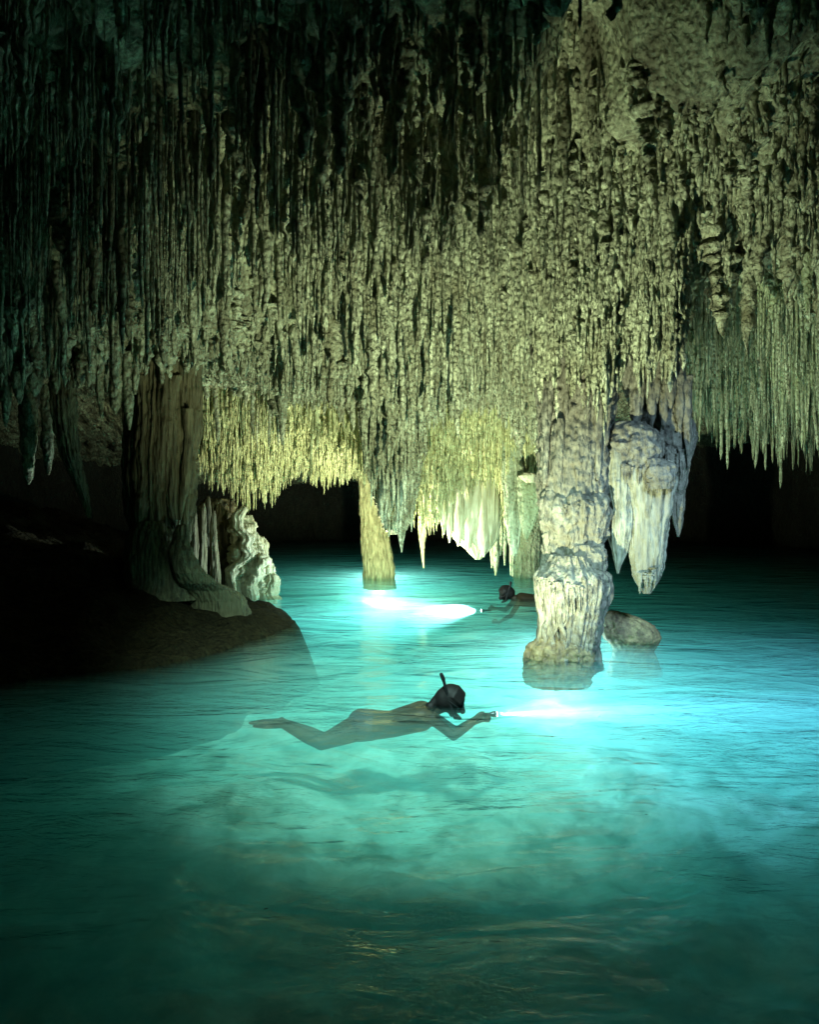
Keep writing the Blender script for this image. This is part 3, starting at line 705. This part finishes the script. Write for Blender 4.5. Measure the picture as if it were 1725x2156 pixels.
# broad fluted column on the left bank
fc = empty('limestone_column', px(340, 1200, 10.6)); tag(fc, 'broad brown fluted column rising from the dark bank to the ceiling at the left', 'column')
body('shaft', [(620, 270, 450), (700, 285, 428), (750, 286, 414), (790, 278, 410), (850, 270, 408), (930, 272, 408), (1000, 276, 406), (1060, 282, 400), (1110, 286, 390), (1165, 290, 384)], 10.6, fc, M_FLOW, 0.7, 0.06, 3.4, 0.014, seed=121, nz=200, nth=220, fz=0.22, wander=0.10, wob=0.02)
for k, (x, y, t_, w_) in enumerate([(303, 790, 1132, 15), (324, 840, 1128, 8), (368, 790, 1110, 12), (390, 860, 1095, 8)]):
    body('flute', [(y, x - w_, x + w_), (y + 100, x - w_, x + w_), (t_ - 60, x - w_, x + w_), (t_ - 20, x - w_ * .6, x + w_ * .6), (t_, x - 2, x + 2)], 10.36, fc, M_FLOW, 0.9, 0.022, 2.4, 0.012, seed=130 + k, nz=110, nth=40, fz=0.2, wob=0.04)
body('foot', [(1096, 296, 350), (1120, 280, 362), (1145, 272, 372), (1180, 268, 385), (1230, 262, 400), (1260, 250, 420)], 10.4, fc, M_FLOW, 0.7, 0.03, 2.4, 0.012, seed=141, nz=90, fz=0.4)
body('root', [(1105, 374, 392), (1125, 366, 392), (1150, 358, 396), (1180, 362, 410), (1205, 370, 428), (1225, 378, 455), (1240, 384, 490), (1262, 390, 520), (1300, 395, 530)], [10.2, 10.2, 10.15, 10.1, 10.1, 10.2, 10.4, 10.5, 10.5], fc, M_FLOW, 0.6, 0.022, 2.6, 0.01, seed=143, nz=110, fz=0.4)

# knobbly stalagmite mound at the water's edge
sm = empty('stalagmite_mound', px(540, 1258, 12.9)); tag(sm, 'knobbly pale stalagmite mound at the water edge, behind the point of the dark bank', 'stalagmite')
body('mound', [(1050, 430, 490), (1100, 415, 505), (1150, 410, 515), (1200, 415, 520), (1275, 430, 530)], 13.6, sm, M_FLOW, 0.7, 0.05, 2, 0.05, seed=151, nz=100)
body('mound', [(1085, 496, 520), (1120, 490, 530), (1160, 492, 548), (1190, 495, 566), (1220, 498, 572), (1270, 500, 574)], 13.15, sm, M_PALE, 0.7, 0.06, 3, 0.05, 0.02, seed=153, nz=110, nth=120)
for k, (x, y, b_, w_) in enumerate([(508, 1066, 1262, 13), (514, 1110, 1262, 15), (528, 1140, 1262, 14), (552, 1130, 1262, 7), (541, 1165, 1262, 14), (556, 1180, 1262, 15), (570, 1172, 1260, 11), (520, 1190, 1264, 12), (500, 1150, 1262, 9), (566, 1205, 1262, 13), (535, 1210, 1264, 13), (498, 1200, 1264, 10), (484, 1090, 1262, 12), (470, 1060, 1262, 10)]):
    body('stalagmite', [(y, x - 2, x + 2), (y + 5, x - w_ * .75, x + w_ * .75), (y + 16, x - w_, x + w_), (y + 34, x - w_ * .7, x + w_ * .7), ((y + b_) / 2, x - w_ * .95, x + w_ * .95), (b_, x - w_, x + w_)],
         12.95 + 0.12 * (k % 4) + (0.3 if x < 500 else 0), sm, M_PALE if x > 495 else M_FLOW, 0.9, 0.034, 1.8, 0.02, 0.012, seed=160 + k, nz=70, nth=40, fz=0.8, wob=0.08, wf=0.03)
for k, (x, y, b_, w_, d) in enumerate([(425, 1060, 1240, 9, 12.5), (440, 1045, 1240, 7, 12.8), (452, 1075, 1250, 8, 12.6), (408, 1075, 1220, 8, 12.2)]):
    body('stalagmite', [(y, x - 2, x + 2), (y + 10, x - w_ * .6, x + w_ * .6), (y + 60, x - w_, x + w_), (b_, x - w_ * 1.4, x + w_ * 1.4)], d, sm, M_FLOW, 0.9, 0.012, 1.8, 0.01, seed=180 + k, nz=60, nth=32)

# leaning slab and shadowed drapes far left
ls = body('leaning_rib', [(770, 105, 150), (840, 112, 158), (900, 122, 160), (960, 135, 168), (1010, 158, 182), (1060, 176, 192), (1090, 186, 196)], [9.8, 9.8, 9.9, 10, 10.1, 10.2, 10.2], None, M_FLOW, 0.8, 0.02, 2, 0.02, seed=191, nz=120)
tag(ls, 'thin twisted rib of rock slanting from ceiling lip to bank at far left', 'rock rib')
for k, (x, y, t_, w_) in enumerate([(245, 770, 872, 15), (38, 760, 850, 14), (75, 760, 835, 16), (120, 765, 830, 10), (182, 760, 815, 9), (212, 770, 880, 8), (8, 780, 900, 10), (285, 760, 830, 8), (60, 860, 1020, 16), (100, 870, 1000, 13), (270, 800, 905, 9)]):
    o = body('stalactite', [(y - 60, x - w_, x + w_), (y, x - w_, x + w_), (y + (t_ - y) * .5, x - w_ * .95, x + w_ * .95), (t_ - 12, x - w_ * .45, x + w_ * .45), (t_, x - 1.5, x + 1.5)],
             9.65 if y < 850 else 10.6, ceiling, M_STAL, 0.9, 0.012, 1.6, 0.02, seed=200 + k, nz=60, nth=36)

# boulder in the water
bd = body('boulder', [(1286, 1286, 1300), (1292, 1280, 1318), (1304, 1272, 1352), (1316, 1268, 1376), (1330, 1264, 1388), (1342, 1266, 1394), (1352, 1278, 1390), (1370, 1290, 1376), (1420, 1280, 1390)], 9.65, None, M_BOUL, 0.7, 0.02, 1.2, 0.012, seed=221, nz=90, nth=110)
tag(bd, 'low brown boulder rising from the water right behind the thick column', 'boulder')

# ------------------------------------------------------------------ water
wb = bpy.data.meshes.new('water')
x0, x1, y0, y1, z0 = -14.5, 14.5, -4.5, 28.5, -3.2
wb.from_pydata([(x0, y0, z0), (x1, y0, z0), (x1, y1, z0), (x0, y1, z0), (x0, y0, 0), (x1, y0, 0), (x1, y1, 0), (x0, y1, 0)], [],
               [(0, 3, 2, 1), (4, 5, 6, 7), (0, 1, 5, 4), (1, 2, 6, 5), (2, 3, 7, 6), (3, 0, 4, 7)])
tag(link_mesh('water', wb, M_WATER), 'milky turquoise pool water lit by the torches and added fill lamps', kind='structure')

# ------------------------------------------------------------------ people
def capsule(a, b, ra, rb, n=14, m=8):
    """tapered capsule as verts, faces"""
    a = Vector(a); b = Vector(b); ax = (b - a); L = ax.length; ax = ax / L if L > 1e-6 else Vector((0, 0, 1))
    q = ax.to_track_quat('Z', 'Y'); V, Fs = [], []
    rings = []
    for i in range(m + 1):
        f = math.pi / 2 * i / m; rings.append((-math.cos(f) * ra, math.sin(f) * ra))
    for i in range(m + 1):
        f = math.pi / 2 * i / m; rings.append((L + math.sin(f) * rb, math.cos(f) * rb))
    for (zz, rr) in rings:
        for k in range(n):
            t = 2 * math.pi * k / n
            V.append(a + q @ Vector((math.cos(t) * max(rr, 1e-4), math.sin(t) * max(rr, 1e-4), zz)))
    for i in range(len(rings) - 1):
        for k in range(n):
            k2 = (k + 1) % n
            Fs.append((i * n + k, i * n + k2, (i + 1) * n + k2, (i + 1) * n + k))
    Fs.append(tuple(range(n - 1, -1, -1))); Fs.append(tuple((len(rings) - 1) * n + k for k in range(n)))
    return V, Fs

def ellipsoid(c, r, rot=(0, 0, 0), n=20, m=12):
    c = Vector(c); from mathutils import Euler
    e = Euler(rot).to_matrix(); V, Fs = [], []
    for i in range(m + 1):
        f = math.pi * (i + 0.02) / (m + 0.04)
        for k in range(n):
            t = 2 * math.pi * k / n
            V.append(c + e @ Vector((r[0] * math.sin(f) * math.cos(t), r[1] * math.sin(f) * math.sin(t), r[2] * math.cos(f))))
    for i in range(m):
        for k in range(n):
            k2 = (k + 1) % n
            Fs.append((i * n + k, (i + 1) * n + k, (i + 1) * n + k2, i * n + k2))
    Fs.append(tuple(range(n))); Fs.append(tuple(m * n + k for k in range(n - 1, -1, -1)))
    return V, Fs

def fuse(name, pieces, voxel, mat, parent, smooth=4):
    V, Fs = [], []
    for v, f in pieces:
        o = len(V); V += [tuple(p) for p in v]; Fs += [tuple(i + o for i in q) for q in f]
    me = bpy.data.meshes.new(name + '_raw'); me.from_pydata(V, [], Fs); me.update()
    ob = bpy.data.objects.new(name + '_raw', me); COL.objects.link(ob)
    md = ob.modifiers.new('r', 'REMESH'); md.mode = 'VOXEL'; md.voxel_size = voxel
    s = ob.modifiers.new('s', 'SMOOTH'); s.iterations = smooth; s.factor = 0.5
    bpy.context.view_layer.update()
    dg = bpy.context.evaluated_depsgraph_get()
    out = bpy.data.meshes.new_from_object(ob.evaluated_get(dg)); out.name = name
    bpy.data.objects.remove(ob); bpy.data.meshes.remove(me)
    out.materials.clear(); out.materials.append(mat)
    out.polygons.foreach_set('use_smooth', [True] * len(out.polygons))
    o = bpy.data.objects.new(name, out); COL.objects.link(o)
    if parent is not None:
        o.parent = parent; o.matrix_parent_inverse = Matrix.Translation(-Vector(parent.location))
    return o

def swimmer(origin, sgn, label, P, near=True):
    """P: joint name -> (x,y,z) in world metres; sgn +1 faces +X"""
    root = empty('person', origin); tag(root, label, 'person')
    v = 0.01 if near else 0.014
    ps = []
    sh, hp, nk, hd = (Vector(P[k]) for k in ('chest', 'hip', 'neck', 'head'))
    ws = Vector(P['waist'])
    side = Vector((0, 1, 0))
    # torso from several ellipsoid-like capsules side by side
    for s in (-1, 1):
        ps.append(capsule(hp + side * 0.075 * s, ws + side * 0.055 * s, 0.118, 0.100))
        ps.append(capsule(ws + side * 0.055 * s, sh + side * 0.085 * s, 0.100, 0.108))
        ps.append(capsule(sh + side * 0.085 * s, Vector(P['shoulder_n' if s < 0 else 'shoulder_f']), 0.098, 0.060))
        ps.append(ellipsoid(hp + side * 0.07 * s + Vector((-0.01 * sgn, 0, 0.018)), (0.125, 0.10, 0.096)))
        for kk in ('n', 'f'):
            pass
    ps.append(capsule(sh + Vector((0.02 * sgn, 0, 0.01)), nk, 0.075, 0.052)); ps.append(capsule(nk, hd - Vector((0.03 * sgn, 0, 0.02)), 0.052, 0.058))
    for s, kk in ((-1, 'n'), (1, 'f')):
        h0 = hp + side * 0.085 * s; k_, a_, t_ = (Vector(P[q + '_' + kk]) for q in ('knee', 'ankle', 'toe'))
        ps.append(capsule(h0, h0.lerp(k_, .5), 0.105, 0.084)); ps.append(capsule(h0.lerp(k_, .5), k_, 0.084, 0.060))
        ps.append(capsule(k_, k_.lerp(a_, .35), 0.058, 0.061)); ps.append(capsule(k_.lerp(a_, .35), a_, 0.061, 0.036))
        ps.append(capsule(a_, a_.lerp(t_, .55), 0.036, 0.032)); ps.append(capsule(a_.lerp(t_, .55), t_, 0.034, 0.014))
        ps.append(capsule(a_.lerp(t_, .55) + side * 0.022, t_ + side * 0.025 + Vector((0.02 * sgn, 0, 0)), 0.022, 0.012))
        ps.append(ellipsoid(a_ + Vector((0.0, 0, 0.015)), (0.032, 0.03, 0.032)))
        s_, e_, w_, p_ = (Vector(P[q + '_' + kk]) for q in ('shoulder', 'elbow', 'wrist', 'palm'))
        ps.append(capsule(s_, e_, 0.052, 0.038)); ps.append(capsule(e_, e_.lerp(w_, .35), 0.040, 0.038)); ps.append(capsule(e_.lerp(w_, .35), w_, 0.038, 0.025))
        # palm and five fingers curled round the torch
        ps.append(capsule(w_, p_, 0.026, 0.030)); ps.append(capsule(w_ + Vector((0, 0, -.01)), p_ + Vector((0, 0, -.018)), 0.022, 0.024))
        f = Vector((sgn, 0, 0))
        for i, ln in enumerate((0.040, 0.046, 0.043, 0.034)):
            b0 = p_ + f * (0.022) + Vector((0, -0.012, 0.026 - 0.019 * i))
            b1 = b0 + f * ln * 0.9 + Vector((0, -0.012, 0)); b2 = b1 + Vector((0.010 * sgn, 0.030 * s * -1, -0.008)); 
            ps.append(capsule(b0, b1, 0.0105, 0.0095, 10, 5)); ps.append(capsule(b1, b2, 0.0095, 0.0085, 10, 5))
        t0 = w_.lerp(p_, .5) + Vector((0, 0, 0.024)); t1 = t0 + Vector((0.03 * sgn, 0.0, 0.022)); t2 = t1 + Vector((0.032 * sgn, 0, 0.002))
        ps.append(capsule(t0, t1, 0.014, 0.011, 10, 5)); ps.append(capsule(t1, t2, 0.011, 0.009, 10, 5))
    # head with a face that looks ahead and down
    fd = Vector((0.78 * sgn, 0, -0.62)).normalized(); up = Vector((0.62 * sgn, 0, 0.78)).normalized()
    ps.append(ellipsoid(hd, (0.098, 0.076, 0.108), (0, R(38) * sgn, 0)))
    ps.append(ellipsoid(hd + fd * 0.045 - up * 0.045, (0.055, 0.052, 0.060)))
    ps.append(capsule(hd + fd * 0.095 - up * 0.005, hd + fd * 0.112 - up * 0.032, 0.009, 0.015, 10, 5))           # nose
    ps.append(ellipsoid(hd + fd * 0.094 - up * 0.062, (0.012, 0.024, 0.009)))       # lips
    ps.append(ellipsoid(hd + fd * 0.075 - up * 0.095, (0.022, 0.025, 0.018)))       # chin
    for s in (-1, 1):
        ps.append(ellipsoid(hd + Vector((0, s * 0.078, 0)) - up * 0.02, (0.020, 0.010, 0.032)))  # ears
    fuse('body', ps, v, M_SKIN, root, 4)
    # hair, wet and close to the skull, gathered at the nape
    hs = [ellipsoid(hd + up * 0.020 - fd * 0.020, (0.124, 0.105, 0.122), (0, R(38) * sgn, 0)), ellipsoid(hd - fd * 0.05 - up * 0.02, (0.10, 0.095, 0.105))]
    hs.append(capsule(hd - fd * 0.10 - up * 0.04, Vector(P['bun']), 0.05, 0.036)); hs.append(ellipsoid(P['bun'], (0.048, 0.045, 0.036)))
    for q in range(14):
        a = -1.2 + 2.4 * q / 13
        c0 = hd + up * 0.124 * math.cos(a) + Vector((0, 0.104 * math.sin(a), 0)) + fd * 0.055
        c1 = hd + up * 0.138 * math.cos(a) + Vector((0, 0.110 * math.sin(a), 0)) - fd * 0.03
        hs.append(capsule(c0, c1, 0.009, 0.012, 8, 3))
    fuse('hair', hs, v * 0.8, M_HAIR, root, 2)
    # diving mask: skirt, strap
    mk_ = fuse('diving_mask', [ellipsoid(hd + fd * 0.085 + up * 0.012, (0.034, 0.074, 0.048), (0, R(38) * sgn, 0)), capsule(hd + fd * 0.12 + Vector((0, -.045, 0)), hd + fd * 0.12 + Vector((0, .045, 0)), 0.026, 0.026)], 0.006, M_BLACK, root, 2)
    st = []
    for q in range(28):
        a0, a1 = 2 * math.pi * q / 28, 2 * math.pi * (q + 1) / 28
        pt = lambda a: hd + up * 0.005 + fd * (0.128 * math.cos(a)) * (1 if math.cos(a) < 0 else 0.75) + Vector((0, 0.100 * math.sin(a), 0))
        st.append(capsule(pt(a0), pt(a1), 0.009, 0.009, 8, 3))
    fuse('mask_strap', st, 0.006, M_BLACK, root, 1)
    # snorkel: mouthpiece, bend, tube
    tp = Vector(P['snorkel_top']); bt = Vector(P['snorkel_low']); mouth = hd + fd * 0.105 - up * 0.065
    fuse('snorkel', [capsule(mouth, mouth + Vector((0.03 * sgn, -0.05, -.02)), 0.014, 0.014), capsule(mouth + Vector((0.03 * sgn, -0.05, -.02)), mouth + Vector((-.02 * sgn, -0.10, 0.0)), 0.014, 0.014),
                     capsule(mouth + Vector((-.02 * sgn, -0.10, 0)), bt, 0.013, 0.013), capsule(bt, tp, 0.013, 0.015), capsule(tp - (tp - bt).normalized() * 0.03, tp + Vector((-0.010, 0, 0.012)), 0.019, 0.017)], 0.005, M_BLACK, root, 2)
    # swim briefs follow the hips
    br = []
    for s in (-1, 1):
        br.append(capsule(hp + side * 0.075 * s + Vector((-.02 * sgn, 0, 0)), hp.lerp(ws, .35) + side * 0.068 * s, 0.123, 0.116))
        br.append(ellipsoid(hp + side * 0.07 * s + Vector((-0.01 * sgn, 0, 0.019)), (0.129, 0.104, 0.100)))
    fuse('swim_briefs', br, v, M_SUIT, root, 3)
    return root

def W_(x, y, D): return Vector(px(x, y, D))
N_ = {}
N_['head'] = W_(951, 1476, 6.88); N_['neck'] = W_(918, 1494, 6.90); N_['chest'] = W_(888, 1501, 6.93); N_['waist'] = W_(822, 1519, 6.95); N_['hip'] = W_(762, 1534, 6.95)
N_['shoulder_n'] = W_(912, 1508, 6.76); N_['shoulder_f'] = W_(905, 1499, 7.10)
N_['elbow_n'] = W_(955, 1550, 6.70); N_['elbow_f'] = W_(962, 1540, 7.08)
N_['wrist_n'] = W_(1002, 1518, 6.80); N_['wrist_f'] = W_(1000, 1514, 7.0)
N_['palm_n'] = W_(1016, 1510, 6.86); N_['palm_f'] = W_(1012, 1507, 6.97)
N_['knee_n'] = W_(676, 1568, 6.85); N_['knee_f'] = W_(684, 1560, 7.05)
N_['ankle_n'] = W_(592, 1538, 6.88); N_['ankle_f'] = W_(590, 1533, 7.05)
N_['toe_n'] = W_(530, 1542, 6.90); N_['toe_f'] = W_(522, 1535, 7.06)
for q in ('chest', 'waist', 'hip', 'knee_n', 'knee_f', 'shoulder_n', 'shoulder_f'): N_[q] = N_[q] + Vector((0, 0.02, 0.005))
for q in ('chest', 'waist', 'hip', 'shoulder_n', 'shoulder_f'): N_[q] = N_[q] + Vector((0, 0, -0.035))
for q in ('hip', 'ankle_n', 'ankle_f', 'toe_n', 'toe_f'): N_[q] = N_[q] + Vector((0, 0.08, 0.03))
N_['bun'] = W_(907, 1487, 6.86)
N_['snorkel_low'] = W_(942, 1462, 6.80); N_['snorkel_top'] = W_(932, 1423, 6.80)
swimmer(N_['hip'], 1, 'snorkeller floating face down in the foreground, bare legs bent, holding a bright torch ahead', N_)

FX = {}
hd = W_(1066, 1250, 13.15)
def rel(dx, dz, dy=0.0): return hd + Vector((dx, dy, dz))
FX['head'] = hd; FX['neck'] = rel(0.13, -0.07); FX['chest'] = rel(0.27, -0.10); FX['waist'] = rel(0.52, -0.12); FX['hip'] = rel(0.76, -0.14)
FX['shoulder_n'] = rel(0.20, -0.11, -0.17); FX['shoulder_f'] = rel(0.20, -0.11, 0.17)
FX['elbow_n'] = rel(0.05, -0.32, -0.26); FX['elbow_f'] = rel(0.02, -0.30, 0.2)
FX['wrist_n'] = rel(-0.16, -0.42, -0.34); FX['wrist_f'] = rel(-0.16, -0.26, 0.1)
FX['palm_n'] = rel(-0.20, -0.40, -0.36); FX['palm_f'] = rel(-0.22, -0.26, 0.1)
FX['knee_n'] = rel(1.16, -0.28, -0.1); FX['knee_f'] = rel(1.16, -0.22, 0.1)
FX['ankle_n'] = rel(1.52, -0.26, -0.1); FX['ankle_f'] = rel(1.5, -0.18, 0.1)
FX['toe_n'] = rel(1.7, -0.27, -0.1); FX['toe_f'] = rel(1.68, -0.2, 0.1)
FX['bun'] = rel(0.10, -0.02)
FX['snorkel_low'] = rel(0.03, 0.06, -0.09); FX['snorkel_top'] = rel(0.075, 0.19, -0.09)
swimmer(FX['hip'], -1, 'dark snorkeller far off, only head, snorkel and back showing beside the thick column', FX, False)

# ------------------------------------------------------------------ torches
def lathe(name, prof, a, d, mat, parent, n=24):
    d = Vector(d).normalized(); q = d.to_track_quat('Z', 'Y'); a = Vector(a); V, Fs = [], []
    for (s, r) in prof:
        for k in range(n):
            t = 2 * math.pi * k / n; V.append(a + q @ Vector((r * math.cos(t), r * math.sin(t), s)))
    for i in range(len(prof) - 1):
        for k in range(n):
            k2 = (k + 1) % n; Fs.append((i * n + k, i * n + k2, (i + 1) * n + k2, (i + 1) * n + k))
    Fs.append(tuple(range(n - 1, -1, -1))); Fs.append(tuple((len(prof) - 1) * n + k for k in range(n)))
    me = bpy.data.meshes.new(name); me.from_pydata([tuple(v) for v in V], [], Fs); me.update()
    return link_mesh(name, me, mat, parent)

def torch(tip, d, label):
    d = Vector(d).normalized(); tip = Vector(tip); e = empty('dive_torch', tip - d * 0.16); tag(e, label, 'torch')
    lathe('torch_body', [(0, .008), (.002, .014), (.02, .016), (.022, .014), (.05, .015), (.08, .015), (.10, .015), (.115, .022), (.13, .026), (.155, .027), (.158, .023)], tip - d * 0.17, d, M_TORCH, e)
    lathe('torch_lens', [(0, .0215), (.002, .0215)], tip - d * 0.0115, d, M_LENS, e)
torch((0.775, 6.915, -0.10), (2.4, 0.43, -0.06), 'small dark torch in the near snorkeller hands, shining to the right')
torch((1.125, 12.452, -0.10), (-2.7, -0.25, -0.02), 'torch of the far snorkeller, shining left across the water')

# ------------------------------------------------------------------ floating bits
leafV = [(-1, 0, 0), (-.4, .35, .02), (.4, .3, .0), (1, 0, .03), (.4, -.3, .02), (-.4, -.33, 0)]
lm = bpy.data.meshes.new('leaf'); lm.from_pydata(leafV + [(x, y, z - .06) for x, y, z in leafV], [], [(0, 5, 4, 3, 2, 1), (6, 7, 8, 9, 10, 11)] + [(i, (i + 1) % 6, (i + 1) % 6 + 6, i + 6) for i in range(6)])
lm.materials.append(M_LEAF)
for x, y, s in [(560, 1915, 6), (1145, 1455, 3), (1263, 1509, 3.5), (1356, 1556, 4), (1164, 1552, 4), (980, 1630, 3.5), (1265, 1667, 3.5), (1048, 1522, 3), (1204, 1530, 3), (1232, 1536, 3), (1318, 1534, 2.6), (1380, 1662, 3), (1362, 1716, 3.5), (1182, 1555, 2.6), (942, 1556, 4)]:
    D_ = H * F / (y - HZ); o = bpy.data.objects.new('floating_leaf', lm); COL.objects.link(o)
    o.location = (*px(x, y, D_)[:2], 0.004); sc0 = s / F * D_; o.scale = (sc0, sc0, sc0 * 0.5); o.rotation_euler = (0, 0, rng.uniform(-.6, .6))
    tag(o, ('small brown leaf scrap floating alone in the dark water nearest the viewer' if s > 5 else 'tiny dark leaf scrap floating on the turquoise water'), 'leaf', None if s > 5 else 'leaf scraps floating on the water')

print('triangles', sum(len(m.loops) - 2 * len(m.polygons) for m in bpy.data.meshes))
